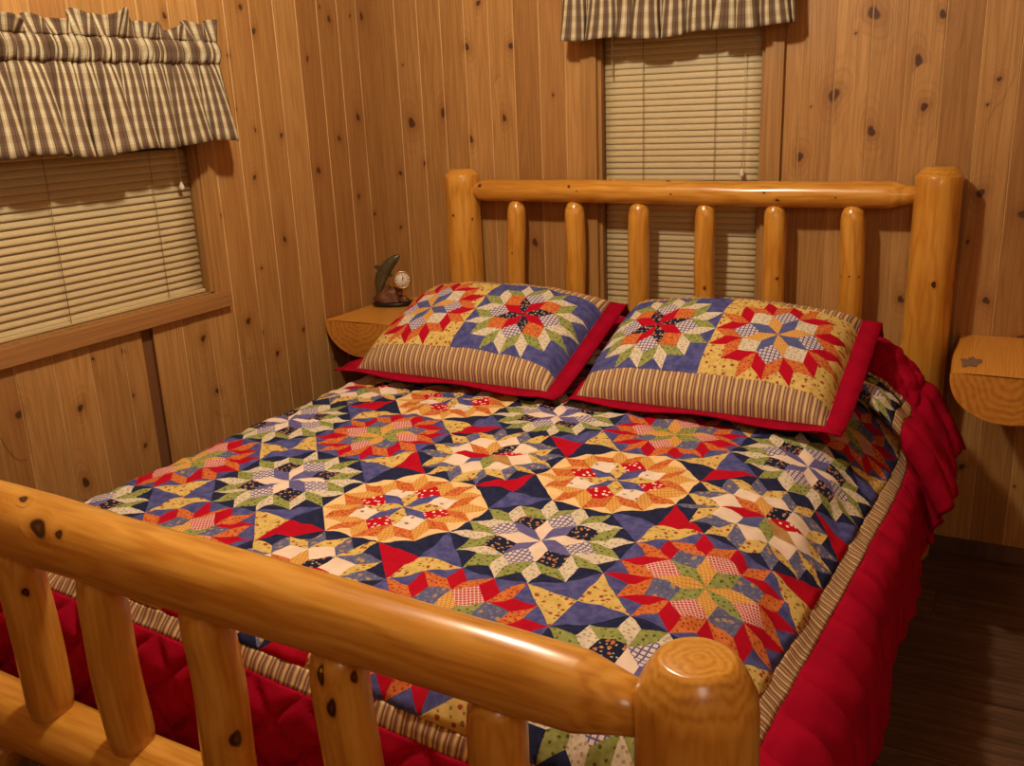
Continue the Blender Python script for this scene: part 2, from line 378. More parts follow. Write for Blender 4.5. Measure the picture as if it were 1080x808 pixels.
# ---------------------------------------------------------------- blinds
def blind(name, label, axis, a0, a1, depth, ztop, zbot, ladders, pulls, crooked=None, tdeg=70):
    """mini blind: along the wall from a0 to a1; depth = position of the slat centre line behind the wall plane"""
    at = (lambda a, d, z: (a, d, z)) if axis == 0 else (lambda a, d, z: (-d, a, z))
    root = thing(name, label, 'window blind', at((a0+a1)/2, depth, zbot), 'cream window blinds')
    m = MB(); pitch = .0203; wid = .0248; tilt = math.radians(tdeg); n = int((ztop-.03-zbot)/pitch)
    for i in range(n):
        zc = zbot+.014+i*pitch
        pts = []
        for q in range(5):
            s_ = -wid/2+wid*q/4
            crown = .0016*(1-(2*s_/wid)**2)
            # lower edge towards the room (d smaller), slat crowned outwards
            pts.append((depth+s_*math.cos(tilt)-crown*math.sin(tilt), zc+s_*math.sin(tilt)+crown*math.cos(tilt)))
        sag = crooked(i, n) if crooked else None
        V = []; nn = 12
        for k in range(nn+1):
            a = a0+(a1-a0)*k/nn
            dz, dd = sag(a) if sag else (0, 0)
            for (d_, z_) in pts: V.append(at(a, d_-dd, z_+dz))
        F = [(k*5+q, k*5+q+1, (k+1)*5+q+1, (k+1)*5+q) for k in range(nn) for q in range(4)]
        m.add(V, F)
    sl = m.build('slats', SLAT, root, recalc=False)
    so = sl.modifiers.new('thick', 'SOLIDIFY'); so.thickness = .0006
    b = MB()
    c = [at(a, d, z) for a in (a0, a1) for d in (depth-.013, depth+.013) for z in (zbot-.006, zbot+.004)]
    b.add(c, [(0, 1, 3, 2), (4, 6, 7, 5), (0, 4, 5, 1), (2, 3, 7, 6), (0, 2, 6, 4), (1, 5, 7, 3)], flat=True)
    b.build('bottom_rail', SLAT, root, .002)
    h = MB()
    c = [at(a, d, z) for a in (a0, a1) for d in (depth-.014, depth+.014) for z in (ztop-.028, ztop)]
    h.add(c, [(0, 1, 3, 2), (4, 6, 7, 5), (0, 4, 5, 1), (2, 3, 7, 6), (0, 2, 6, 4), (1, 5, 7, 3)], flat=True)
    h.build('headrail', SLAT, root, .001)
    def rod(nm, a, d, z0, z1, r, mat, par=None):
        q = MB(); V = []
        for z in (z0, z1):
            for i in range(8): V.append(at(a+r*math.cos(i*PI/4), d+r*math.sin(i*PI/4), z))
        q.add(V, [(i, (i+1) % 8, 8+(i+1) % 8, 8+i) for i in range(8)]+[tuple(range(8)), tuple(range(8, 16))]); return q.build(nm, mat, par or root)
    for a in ladders: rod('ladder_cord', a, depth-.0135, zbot, ztop-.02, .0011, DARKCORD)
    for kind, a, z in pulls:
        if kind == 'wand': rod('tilt_wand', a, depth-.024, z, ztop-.02, .0022, CORD)
        else:
            cd = rod('lift_cord', a, depth-.02, z, ztop-.02, .0011, CORD)
            q = MB(); V = []; prof = [(0, .0018), (-.004, .004), (-.018, .0085), (-.026, .0075), (-.027, 0)]
            for dz, r in prof:
                for i in range(10): V.append(at(a+r*math.cos(i*PI/5), depth-.02+r*math.sin(i*PI/5), z+dz))
            F = [(k*10+i, k*10+(i+1) % 10, (k+1)*10+(i+1) % 10, (k+1)*10+i) for k in range(4) for i in range(10)]
            q.add(V, F); q.build('tassel', TASSEL, cd)
    return root
def crook(i, n):
    if i == 21: return lambda a: ((max(0, (a+1.25))*.05, max(0, a+1.25)*.02))
    return lambda a: (0, 0)
blind('window_blind', 'cream slatted blind on the side wall window, wide and half under its valance', 1, -1.914, -.974, .03, 1.612, .925, [-1.12, -1.46, -1.80], [('cord', -1.02, 1.262)], crook)
blind('window_blind', 'narrow cream slatted blind behind the headboard rail', 0, .921, 1.452, .03, 1.912, .745, [1.06, 1.305], [('wand', .955, 1.512), ('cord', 1.40, 1.213)], None, 77)

# ---------------------------------------------------------------- valances
def plaid():
    N = NT('tan_brown_plaid')
    uv = N.n('ShaderNodeUVMap', uv_map='UVMap').outputs[0]
    xy = N.n('ShaderNodeSeparateXYZ', {0: uv})
    def bands(c, per, stops):
        f = N.math('FRACT', N.math('DIVIDE', c, per))
        d = N.n('ShaderNodeValToRGB', {0: f}); d.color_ramp.interpolation = 'CONSTANT'; e = d.color_ramp.elements
        while len(e) > 1: e.remove(e[-1])
        e[0].position = 0; e[0].color = stops[0][1]
        for p, cc in stops[1:]:
            q = e.new(p); q.color = cc
        return d.outputs[0]
    br, cr, gr, wh = lin(114, 94, 76), lin(182, 170, 134), lin(92, 86, 66), lin(204, 194, 164)
    v = bands(xy.outputs[0], .036, [(0, br), (.12, lin(100, 80, 66)), (.28, br), (.40, gr), (.47, cr), (.60, wh), (.74, cr), (.90, gr), (.96, br)])
    h = bands(xy.outputs[1], .036, [(0, (.86, .8, .74, 1)), (.4, (1.08, 1.06, 1.02, 1)), (.46, (.98, .96, .92, 1)), (.62, (1.12, 1.1, 1.06, 1)), (.68, (1, 1, 1, 1)), (.9, (.8, .76, .7, 1)), (.94, (.9, .85, .8, 1))])
    col = N.mix(1., v, h, 'MULTIPLY')
    g = N.n('ShaderNodeTexNoise', {'Vector': uv, 'Scale': 500., 'Detail': 1.}).outputs[0]
    return N.out(col, .9, .12, g, .1, .001)
PLAID = plaid()
def valance(name, label, axis, a0, a1, zb, zg, zt, zr, seed, off=.062):
    """gathered valance: skirt from zb up to the gather zg, rod pocket zg..zt, ruffle zt..zr; off = distance of the rod from the wall"""
    at = (lambda a, d, z: (a, -d, z)) if axis == 0 else (lambda a, d, z: (d, a, z))
    root = thing(name, label, 'curtain valance', at((a0+a1)/2, off, zb), 'plaid window valances')
    rr = random.Random(seed); L = a1-a0; n = int(L/.0028)
    # irregular folds: sum of warped waves
    fold = []; x = 0
    while x < L+.2:
        w_ = rr.uniform(.05, .115); fold.append((x, w_, rr.uniform(.6, 1.25), rr.uniform(-.35, .35))); x += w_
    def skirt_wave(a):
        for x0, w_, am, sk in fold:
            if x0 <= a < x0+w_:
                t = (a-x0)/w_
                return am*(math.sin(PI*t)**.75), am*math.sin(2*PI*t), sk
        return 0, 0, 0
    g1, g2 = rr.uniform(0, 6), rr.uniform(0, 6)
    def gather(a): return .6*math.sin(a*250+g1+2.5*math.sin(a*21))+.5*math.sin(a*150+g2+3*math.sin(a*13))
    def part(nm, levels, fn):
        m = MB(); uv = []; V = []
        s_ = 0; us = []
        for k in range(n+1): us.append(k/n*L*1.85)
        for j, z in enumerate(levels):
            for k in range(n+1):
                a = k/n*L; p = fn(a, z, j); V.append(at(a0+p[0], p[1], p[2])); uv.append((us[k], z))
        N_ = n+1
        F = [(j*N_+k, j*N_+k+1, (j+1)*N_+k+1, (j+1)*N_+k) for j in range(len(levels)-1) for k in range(n)]
        m.add(V, F, uv=uv); o = m.build(nm, PLAID, root, recalc=False)
        so = o.modifiers.new('thick', 'SOLIDIFY'); so.thickness = .0012; so.offset = 0
        return o
    ends = lambda a: min(1, a/.03, (L-a)/.03)
    def skirt(a, z, j):
        t = (zg-z)/(zg-zb)                      # 0 at gather, 1 at hem
        c, s2, sk = skirt_wave(a+.0)
        d = off+.006+t**.7*(.006+.038*c)*max(.25, ends(a))+.007*gather(a)*(1-t)**2.5
        hem = .006*math.sin(a*9+seed)+.005*math.sin(a*23)
        return (a-t*.016*s2+sk*.02*t*math.sin(PI*min(1, t))+(.018*t if L-a < .25 else 0)*(1-(L-a)/.25), d, z-hem*t)
    lv = [zg-(zg-zb)*k/16 for k in range(17)]
    part('skirt', lv, skirt)
    def pocket(a, z, j):
        t = (z-zg)/(zt-zg)
        d = off+.018*math.sin(PI*(.15+.75*t))+.0115*gather(a)*(.6+.4*math.sin(PI*t))+.004*math.sin(a*60+seed)
        return (a, d, z+.003*gather(a+.3))
    part('rod_pocket', [zg+(zt-zg)*k/6 for k in range(7)], pocket)
    def ruffle(a, z, j):
        t = (z-zt)/(zr-zt)
        slow = math.sin(a*15+seed)+.6*math.sin(a*37+seed*2)
        d = off+.008+t*(.014*slow+.020*math.sin(a*74+2*math.sin(a*11)))+.008*gather(a)*(1-.6*t)
        return (a, d, zt+(zr-zt)*t*(1+.26*math.sin(a*15+1.3+seed)+.16*math.sin(a*51)+.12*math.sin(a*97+seed)))
    part('ruffle', [zt+(zr-zt)*k/6 for k in range(7)], ruffle)
    # rod with returns to the wall, seen at the ends
    q = MB(); path = [(a0+.004, .001), (a0+.004, off-.012), (a1-.004, off-.012), (a1-.004, .001)]
    for (p0, d0), (p1, d1) in zip(path, path[1:]):
        zc = (zg+zt)/2; V = []
        for (a, d) in ((p0, d0), (p1, d1)):
            for i in range(8):
                al = i*PI/4
                if abs(p1-p0) > .01: V.append(at(a, d+.005*math.cos(al), zc+.012*math.sin(al)))
                else: V.append(at(a+.004*math.cos(al), d, zc+.012*math.sin(al)))
        q.add(V, [(i, (i+1) % 8, 8+(i+1) % 8, 8+i) for i in range(8)]+[tuple(range(8)), tuple(range(8, 16))])
    q.build('curtain_rod', SLAT, root)
valance('window_valance', 'tan and brown plaid gathered valance over the side wall window, ruffled top showing', 1, -2.0, -.885, 1.365, 1.588, 1.652, 1.70, 2)
valance('window_valance', 'plaid valance above the headboard, only its lower hem in view', 0, .812, 1.560, 1.63, 1.86, 1.915, 1.965, 5, .07)

# ---------------------------------------------------------------- log bed
def frame_from(d):
    d = d.normalized(); u = Vector((0, 0, 1)).cross(d)
    if u.length < .1: u = Vector((1, 0, 0))
    u.normalize(); return u, d.cross(u).normalized(), d
class Log:
    """peeled log: stations (t, r) along p0->p1, slightly irregular; keeps its own surface function so that knots sit on it"""
    def __init__(s, p0, p1, stations, seed, seg=40, rough=.02, bow=.004):
        s.p0, s.p1 = Vector(p0), Vector(p1); s.L = (s.p1-s.p0).length; s.u, s.w, s.d = frame_from(s.p1-s.p0)
        s.st = stations; s.seed = seed; s.seg = seg; s.rough = rough; s.bow = bow; s.m = MB()
        s.woff = (random.Random(seed).uniform(0, 9))
        ts = []
        for (t0, r0), (t1, r1) in zip(stations, stations[1:]):
            k = max(1, int((t1-t0)/.03)); ts += [t0+(t1-t0)*i/k for i in range(k)]
        ts.append(stations[-1][0]); s.ts = ts
        V = []; W = []
        for t in ts:
            for i in range(seg):
                p, wd = s.at(t, 2*PI*i/seg); V.append(p); W.append(wd)
        F = [(k*seg+i, k*seg+(i+1) % seg, (k+1)*seg+(i+1) % seg, (k+1)*seg+i) for k in range(len(ts)-1) for i in range(seg)]
        b = len(V)
        for t, e in ((ts[0], 0), (ts[-1], len(ts)-1)):
            c = s.p0+s.d*t; V.append(c+s.bend(t)); W.append((0, 0, t+s.woff)); ci = len(V)-1
            F += [(ci, e*seg+i, e*seg+(i+1) % seg) for i in range(seg)]
        s.m.add(V, F, wood=W, knot=[(9, 9, 0)]*len(V))
    def bend(s, t):
        q = t/s.L; return (s.u*math.sin(q*4+s.seed)+s.w*math.cos(q*3.3+s.seed*2))*s.bow*math.sin(PI*min(1, max(0, q)))
    def rad(s, t):
        for (t0, r0), (t1, r1) in zip(s.st, s.st[1:]):
            if t <= t1 or (t1, r1) == s.st[-1]:
                f = 0 if t1 == t0 else (t-t0)/(t1-t0); return r0+(r1-r0)*f
    def at(s, t, th, lift=0):
        r = s.rad(t)
        r *= 1+s.rough*(mn.noise(Vector((math.cos(th)*1.2+s.seed*7, math.sin(th)*1.2, t*5)))*1.6+.4*mn.noise(Vector((math.cos(th)*3+s.seed*3, math.sin(th)*3, t*14))))
        r += lift
        return s.p0+s.d*t+s.bend(t)+s.u*r*math.cos(th)+s.w*r*math.sin(th), (r*math.cos(th), r*math.sin(th), t+s.woff)
    def knot(s, point, a, b, tilt=0):
        """knot ellipse (a along the log, b round it) on the surface nearest to a world point"""
        q = Vector(point)-s.p0; t = q.dot(s.d); r0 = q-s.d*t; th = math.atan2(r0.dot(s.w), r0.dot(s.u)); R_ = s.rad(t); n = 18
        V = []; W = []; K = []; p, w_ = s.at(t, th, .0008); V.append(p); W.append(w_); K.append((0, 0, 0)); rr = random.Random(point[0]*97)
        ph = rr.uniform(0, 6)
        for q_ in (.7, 1.1, 1.8):
            for i in range(n):
                al = 2*PI*i/n; wob = 1+.14*math.sin(2*al+ph)+.1*math.sin(3*al)
                x, y = a*q_*wob*math.cos(al), b*q_*wob*math.sin(al)
                x, y = x*math.cos(tilt)-y*math.sin(tilt), x*math.sin(tilt)+y*math.cos(tilt)
                p, w_ = s.at(t+x, th+y/R_, .0008); V.append(p); W.append(w_); K.append((q_, 0, 0))
        F = [(0, 1+i, 1+(i+1) % n) for i in range(n)]
        for k in (0, 1): F += [(1+k*n+i, 1+(k+1)*n+i, 1+(k+1)*n+(i+1) % n, 1+k*n+(i+1) % n) for i in range(n)]
        s.m.add(V, F, wood=W, knot=K)
    def build(s, name, root, mat=None): return s.m.build(name, mat or LOG, root)

bed = thing('log_bed', 'varnished peeled log bed frame with knotty posts, rails and spindles', 'bed', (1.19, -1.15, 0))
HY, FY = -.077, -2.232
# headboard
def post(p, z1, r, seed, name, chamf=.022, dome=False):
    st = [(0, r*.93), (.012, r)]
    st += [(z1*.5, r*1.0)]
    if dome: st += [(z1-.058, r*.98), (z1-.040, r*.95), (z1-.018, r*.80), (z1-.006, r*.68), (z1-.001, r*.60), (z1, r*.55)]
    else: st += [(z1-chamf, r*.97), (z1-chamf+.002, r*.955), (z1-.002, r*.66), (z1, r*.62)]
    return Log((p[0], p[1], 0.001), (p[0], p[1], z1+.001), st, seed, 48, .018, .002)
l = post((.397, HY), 1.222, .065, 1.3, 'hp'); l.knot((.391, -.138, 1.062), .006, .005); l.knot((.449, -.108, 1.046), .006, .004); l.build('headboard_post', bed)
l = post((1.992, HY), 1.222, .0655, 2.7, 'hp', .028); l.knot((2.006, -.136, .893), .011, .009); l.knot((2.053, -.085, .886), .010, .005); l.knot((1.98, -.14, .12), .012, .01); l.build('headboard_post', bed)
l = Log((.435, HY, 1.146), (1.95, HY, 1.142), [(0, .02), (.012, .024), (.045, .037), (.05, .038), (.75, .0395), (1.42, .0395), (1.43, .039), (1.478, .026), (1.515, .020)], 3.1, 40, .03, .004)
for p, a, b in [((.49, -.108, 1.164), .010, .007), ((.842, -.109, 1.161), .007, .006), ((.873, -.113, 1.148), .004, .003), ((1.186, -.087, 1.181), .010, .006), ((1.205, -.113, 1.143), .004, .003), ((1.503, -.113, 1.151), .005, .004), ((1.544, -.110, 1.131), .007, .005), ((1.715, -.112, 1.138), .004, .003)]: l.knot(p, a, b)
l.build('headboard_top_rail', bed)
l = Log((.435, HY, .655), (1.952, HY, .655), [(0, .022), (.03, .028), (.06, .042), (.75, .043), (1.44, .043), (1.447, .042), (1.494, .026), (1.517, .024)], 4.4, 36, .03, .004); l.build('headboard_lower_rail', bed)
hx = [(.618, .611), (.845, .842), (1.083, 1.079), (1.307, 1.309), (1.529, 1.534), (1.762, 1.767)]
hk = {0: [((.613, -.11, .929), .004, .003)], 3: [((1.32, -.108, .839), .007, .006)], 4: [((1.55, -.103, .883), .006, .005)], 5: [((1.738, -.098, .896), .004, .003), ((1.765, -.11, .9), .004, .003), ((1.788, -.101, .899), .004, .003)]}
for i, (xt, xb) in enumerate(hx):
    x0 = xb+(xb-xt)*.9
    r = .0335+.0012*(i % 3)
    l = Log((x0, HY, .672), (xt, HY, 1.122), [(0, .02), (.02, .03), (.05, r), (.395, r), (.415, r*.92), (.432, r*.72), (.443, r*.45), (.4505, r*.3)], 10+i*1.7, 32, .03, .003)
    for p, a, b in hk.get(i, []): l.knot(p, a, b)
    l.build('headboard_spindle', bed)
# footboard
l = post((1.950, FY), .882, .0675, 5.2, 'fp', dome=True); l.build('footboard_post', bed)
l = post((.388, FY), .882, .067, 6.1, 'fp', dome=True); l.build('footboard_post', bed)
l = Log((.43, FY, .842), (1.905, FY, .800), [(0, .022), (.05, .05), (.06, .056), (.45, .0575), (.95, .052), (1.385, .0465), (1.39, .046), (1.44, .034), (1.475, .028)], 7.7, 48, .025, .004)
for p, a, b in [((.945, -2.274, .862), .026, .0155), ((.992, -2.274, .860), .012, .007), ((.872, -2.245, .888), .014, .007), ((.826, -2.27, .866), .022, .014)]: l.knot(p, a, b, .3)
l.build('footboard_top_rail', bed)
l = Log((.43, FY, .437), (1.905, FY, .405), [(0, .022), (.05, .05), (.06, .055), (.7, .055), (1.40, .052), (1.45, .036), (1.475, .030)], 8.3, 44, .025, .005)
l.build('footboard_lower_rail', bed)
fx = [(.585, .585), (.812, .822), (1.008, 1.022), (1.226, 1.240), (1.468, 1.478), (1.705, 1.712)]
fk = {1: [((.855, -2.26, .721), .011, .007)], 3: [((1.268, -2.25, .576), .020, .011)], 4: [((1.470, -2.272, .752), .017, .007), ((1.506, -2.25, .746), .013, .006), ((1.482, -2.27, .708), .019, .008)]}
for i, (xt, xb) in enumerate(fx):
    zt = .842-.0285*(xt-.43)-.035; zb = .437-.0217*(xb-.43)+.03
    H = zt-zb; r = .0365+.0015*(i % 2)+(.003 if i == 4 else 0)
    l = Log((xb, FY-.004, zb), (xt, FY-.004, zt), [(0, .012), (.004, .022), (.018, r*.88), (.045, r), (H-.05, r), (H-.02, r*.92), (H, r*.6)], 20+i*1.3, 36, .03, .004)
    for p, a, b in fk.get(i, []): l.knot(p, a, b)
    l.build('footboard_spindle', bed)
for x in (.445, 1.956):
    l = Log((x, -2.18, .195), (x, -.13, .195), [(0, .03), (.04, .045), (2.01, .045), (2.05, .03)], 30+x, 28, .02, .003); l.build('side_rail', bed)
m = MB()
for k in range(9): m.box(.46, 1.93, -1.98+k*.22, -1.90+k*.22, .275, .295)
m.build('slats', TRIM_X, bed)

def soft_box(name, x0, x1, y0, y1, z0, z1, r, mat, label, cat):
    m = MB(); m.box(x0, x1, y0, y1, z0, z1); o = m.build(name, mat, None, r, 5); return props(o, label, cat)
soft_box('box_spring', .495, 1.908, -2.075, -.15, .296, .40, .02, MATTM, 'box spring lying on the bed slats below the mattress', 'box spring')
soft_box('mattress', .45, 1.86, -2.02, -.15, .401, .590, .085, MATTM, 'pale mattress hidden under the patchwork quilt', 'mattress')

# ---------------------------------------------------------------- patchwork
A = lambda *t: lin(*t)
navy, slate, lav = (40, 44, 72), (92, 94, 138), (104, 98, 152)
red, dred = (186, 22, 38), (150, 12, 30)
cream, ivory = (222, 208, 180), (236, 218, 196)
yell, gold, orange = (228, 188, 104), (228, 166, 76), (212, 108, 46)
FAB = {}
def fab(k, *a, **kw): FAB[k] = fabric('cotton_'+k, *a, **kw)
fab('navy', A(34, 39, 68), A(44, 49, 82), mott=60)
fab('slate', A(70, 74, 132), A(94, 96, 152), mott=45)
fab('lavender', A(98, 94, 148), A(110, 106, 160), mott=60)
fab('red', A(186, 18, 42), A(178, 14, 40), mott=30)
fab('redbrown', A(176, 24, 36), A(186, 36, 40), mott=50)
fab('reddot', A(196, 18, 34), A(190, 18, 32), [(.017, .0034, A(246, 232, 220), 1)])
fab('ivory', A(240, 222, 200), A(232, 212, 188), mott=30)
fab('white', A(240, 226, 208), A(230, 214, 192), [(.03, .004, A(150, 120, 110), 2)], mott=40)
fab('cream', A(226, 216, 192), A(206, 196, 170), [(.012, .0026, A(172, 160, 128), 3)], mott=150)
fab('peach', A(240, 212, 156), A(232, 198, 138), mott=40)
fab('gold', A(220, 172, 88), A(228, 184, 108), check=(.0075, .25, A(200, 136, 58), .5))
fab('orange', A(200, 104, 48), A(212, 130, 72), [(.011, .0024, A(168, 62, 32), 4)], mott=90)
fab('yellow', A(222, 196, 118), A(208, 178, 96), [(.024, .0040, A(164, 74, 54), 5), (.019, .0024, A(140, 124, 60), 6)], mott=60)
fab('green', A(138, 146, 76), A(158, 164, 98), [(.014, .0026, A(86, 96, 40), 7)], mott=90)
fab('navyfloral', A(34, 36, 58), A(40, 44, 68), [(.018, .0036, A(190, 120, 70), 8), (.014, .0020, A(190, 176, 144), 9)])
fab('bluecheck', A(226, 214, 206), A(216, 204, 200), check=(.0105, .30, A(84, 80, 132), .0))
fab('redcheck', A(192, 74, 78), A(186, 64, 70), check=(.0068, .30, A(232, 196, 184), .6))
fab('slatefloral', A(88, 92, 130), A(108, 110, 142), [(.026, .0045, A(180, 150, 100), 11), (.013, .0024, A(128, 130, 156), 12)], mott=110)
fab('tan', A(186, 146, 88), A(170, 130, 76), mott=50)
fab('blue', A(84, 92, 142), A(92, 100, 150), mott=50)
ST = [(0, A(136, 98, 88)), (.26, A(182, 150, 108)), (.38, A(232, 208, 148)), (.60, A(182, 150, 106)), (.70, A(116, 80, 78)), (.84, A(204, 176, 126))]
fab('stripe', A(180, 140, 96), A(150, 110, 80), stripe=(.0195, ST))
fab('border', A(166, 8, 42), A(152, 6, 38), mott=14)
fab('lining', A(220, 206, 180), A(212, 198, 172), mott=30)
FK = list(FAB); FI = {k: i for i, k in enumerate(FK)}; FM = [FAB[k] for k in FK]

# one carpenter's-wheel block, side 1, centred on 0; patches = [(polygon, role)]
def block_patches():
    s = .5/3.414213562; P = []
    e = lambda deg: (math.cos(math.radians(deg)), math.sin(math.radians(deg)))
    ad = lambda p, q, k=1.: (p[0]+q[0]*k, p[1]+q[1]*k)
    O = (0., 0.)
    for k in range(8):
        th = 22.5+45*k; T = ad(O, e(th), 1.847759*s)
        P.append(([O, ad(O, e(th-22.5), s), T, ad(O, e(th+22.5), s)], ('star', k)))
        q = 45*k                                          # square in the notch at angle q
        c0 = ad(O, e(q), s); P.append(([c0, ad(c0, e(q-45), s), ad(ad(c0, e(q-45), s), e(q+45), s), ad(c0, e(q+45), s)], ('square', k)))
        a1, a2, a3, a4 = (ad(T, e(th+d), s) for d in (-67.5, -22.5, 22.5, 67.5))
        P.append(([T, a1, ad(a1, e(th-22.5), s), a2], ('ring', k, -1)))
        P.append(([T, a2, ad(a2, e(th+22.5), s), a3], ('ring', k, 0)))
        P.append(([T, a3, ad(a3, e(th+67.5), s), a4], ('ring', k, 1)))
        # background notches either side of the middle tip
        m_ = ad(a2, e(th+22.5), s)
        P.append(([a2, ad(a1, e(th-22.5), s), m_], ('back', k)))
        P.append(([a3, m_, ad(a3, e(th+67.5), s)], ('back', k)))
    h, t = .5, 1.414213562*s
    for i, (sx, sy) in enumerate(((1, 1), (-1, 1), (-1, -1), (1, -1))):
        P.append(([(sx*h, sy*t), (sx*h, sy*h), (sx*t, sy*h), (sx*2.414213562*s, sy*2.414213562*s)], ('corner', i)))
    return P
BP = block_patches()
def clip_cells(poly, step):
    """cut a convex polygon along a square lattice -> list of convex polygons"""
    def cut(p, ax, c):
        lo, hi = [], []
        for (a, b) in zip(p, p[1:]+p[:1]):
            da, db = a[ax]-c, b[ax]-c
            if da <= 1e-9: lo.append(a)
            if da >= -1e-9: hi.append(a)
            if da*db < -1e-18 and abs(da) > 1e-9 and abs(db) > 1e-9:
                t = da/(da-db); q = tuple(a[i]+(b[i]-a[i])*t for i in (0, 1)); lo.append(q); hi.append(q)
        return lo, hi
    out = [poly]
    for ax in (0, 1):
        nxt = []
        for p in out:
            lo, hi = min(q[ax] for q in p), max(q[ax] for q in p)
            k = math.ceil(lo/step+1e-6)
            while k*step < hi-1e-7:
                a, p = cut(p, ax, k*step)
                if len(a) > 2: nxt.append(a)
                if len(p) < 3: break
                k += 1
            if len(p) > 2: nxt.append(p)
        out = nxt
    return out
CELLS = [(role, [c for c in clip_cells(list(poly), 1/22.)]) for poly, role in BP]
def block_colour(kind, role):
    s = {'G': dict(e='ivory', o='lavender', card='bluecheck', diag='navyfloral', A='cream', B='green', bg='navy', co='slate'),
         'R': dict(e='gold', o='green', card='redcheck', diag='slatefloral', A='red', B='orange', bg='slate', co='yellow'),
         'W': dict(e=None, o=None, card='ivory', diag='ivory', A='slatefloral', B='yellow', bg='navy', co='red'),
         'O': dict(e='yellow', o='slate', card='reddot', diag='white', A='gold', B='orange', bg='peach', co='navy'),
         'PB': dict(e='navyfloral', o='red', card='bluecheck', diag='orange', A='cream', B='green', bg='slate', co='slate'),
         'PY': dict(e='gold', o='blue', card='bluecheck', diag='cream', A='red', B='orange', bg='yellow', co='yellow')}[kind]
    t = role[0]
    if t == 'star':
        if kind == 'W': return ['reddot', 'navyfloral', 'gold', 'orange', 'red', 'blue', 'green', 'tan'][role[1]]
        return s['e'] if role[1] % 2 == 0 else s['o']
    if t == 'square': return s['card'] if role[1] % 2 == 0 else s['diag']
    if t == 'ring': return s['A'] if (role[1]+abs(role[2])) % 2 == 0 else s['B']
    return s['bg'] if t == 'back' else s['co']

class Sheet:
    """flat conforming sheet in (u, v), every face with a fabric; lifted into space by a map"""
    def __init__(s): s.idx = {}; s.p = []; s.f = []; s.m = []; s.uvw = []
    def vid(s, q):
        k = (round(q[0], 5), round(q[1], 5))
        if k not in s.idx: s.idx[k] = len(s.p); s.p.append(q)
        return s.idx[k]
    def face(s, poly, k):
        ids = []
        for q in poly:
            i = s.vid(q)
            if not ids or ids[-1] != i: ids.append(i)
        if len(ids) > 2 and ids[0] == ids[-1]: ids.pop()
        if len(set(ids)) > 2:
            P = [s.p[i] for i in ids]
            if sum(a[0]*b[1]-a[1]*b[0] for a, b in zip(P, P[1:]+P[:1])) < 0: ids.reverse()
            s.f.append(ids); s.m.append(FI[k])
    def block(s, cu, cv, size, kind, sv=None):
        sv = sv or size
        for role, cells in CELLS:
            k = block_colour(kind, role)
            for c in cells: s.face([(cu+q[0]*size, cv+q[1]*sv) for q in c], k)
    def rect(s, u0, u1, v0, v1, nu, nv, k, sk=None):
        for i in range(nu):
            for j in range(nv):
                s.face([(u0+(u1-u0)*(i+a)/nu, v0+(v1-v0)*(j+b)/nv) for a, b in ((0, 0), (1, 0), (1, 1), (0, 1))], k)
    def build(s, name, fn, parent, puff, thick=.005, uvswap=None, lining=True):
        P = np.array([fn(u, v) for u, v in s.p])
        # normals from the faces, then the quilting is puffed out along them
        Nn = np.zeros_like(P)
        for f in s.f:
            a, b, c = P[f[0]], P[f[1]], P[f[2]]
            n = np.cross(b-a, c-a); Nn[f] += n
        Nn /= np.maximum(np.linalg.norm(Nn, axis=1), 1e-12)[:, None]
        H = np.array([puff(u, v) for u, v in s.p]); P = P+Nn*H[:, None]
        m = MB(); m.v = [tuple(q) for q in P]; m.f = s.f; m.m = s.m; m.flat = [False]*len(s.f)
        m.uv = {i: (uvswap(q) if uvswap else q) for i, q in enumerate(s.p)}
        o = m.build(name, FM, parent, recalc=False)
        if thick:
            so = o.modifiers.new('thick', 'SOLIDIFY'); so.thickness = thick; so.offset = -1
            so.material_offset_rim = 0
        return o

# --- the quilt ---
BPX = .335; QYAW = -.068; QX, QY, QZ = .493, -.865, .630
cq, sq = math.cos(QYAW), math.sin(QYAW)
MX0, MX1, MY0, RAD = .325, 1.965, -2.112, .12
RADF = .15
PV = np.array([(-3, -3, 0), (.30, .30, 0), (.38, .38, .004), (.45, .435, .016), (.50, .42, .034), (.55, .38, .050), (.59, .355, .066), (.63, .362, .086), (.68, .405, .096), (.74, .46, .086), (.80, .51, .074), (.86, .55, .078), (.91, .578, .094), (1.0, .63, .136), (1.06, .67, .150), (1.15, .735, .12), (1.25, .76, .02)])
_vs = np.linspace(-1.6, 1.25, 1141); _g = np.interp(_vs, PV[:, 0], PV[:, 1]); _l = np.interp(_vs, PV[:, 0], PV[:, 2])
_k = np.hanning(29); _k /= _k.sum()
_g = np.convolve(np.pad(_g, 14, 'reflect', reflect_type='odd'), _k, 'valid'); _l = np.convolve(np.pad(_l, 14, 'edge'), _k, 'valid')
SIDE_X0 = 1.72
def side_curve(pts):
    p = np.array(pts); t = np.linspace(0, len(p)-1, 400)
    q = np.stack([np.interp(t, np.arange(len(p)), p[:, i]) for i in (0, 1)], 1)
    k = np.hanning(61); k /= k.sum()
    q = np.stack([np.convolve(np.pad(q[:, i], 30, 'reflect', reflect_type='odd'), k, 'valid') for i in (0, 1)], 1)
    s_ = np.concatenate([[0], np.cumsum(np.hypot(*np.diff(q, axis=0).T))])
    return s_, q[:, 0], q[:, 1]
S1 = side_curve([(1.72, 0), (1.80, .012), (1.866, .044), (1.918, .088), (1.952, .118), (1.995, .142), (2.028, .178), (2.044, .235), (2.052, .305), (2.064, .48)])
S2 = side_curve([(1.72, 0), (1.80, .000), (1.87, .008), (1.93, .040), (1.98, .090), (2.03, .148), (2.075, .214), (2.112, .29), (2.142, .37), (2.165, .48)])
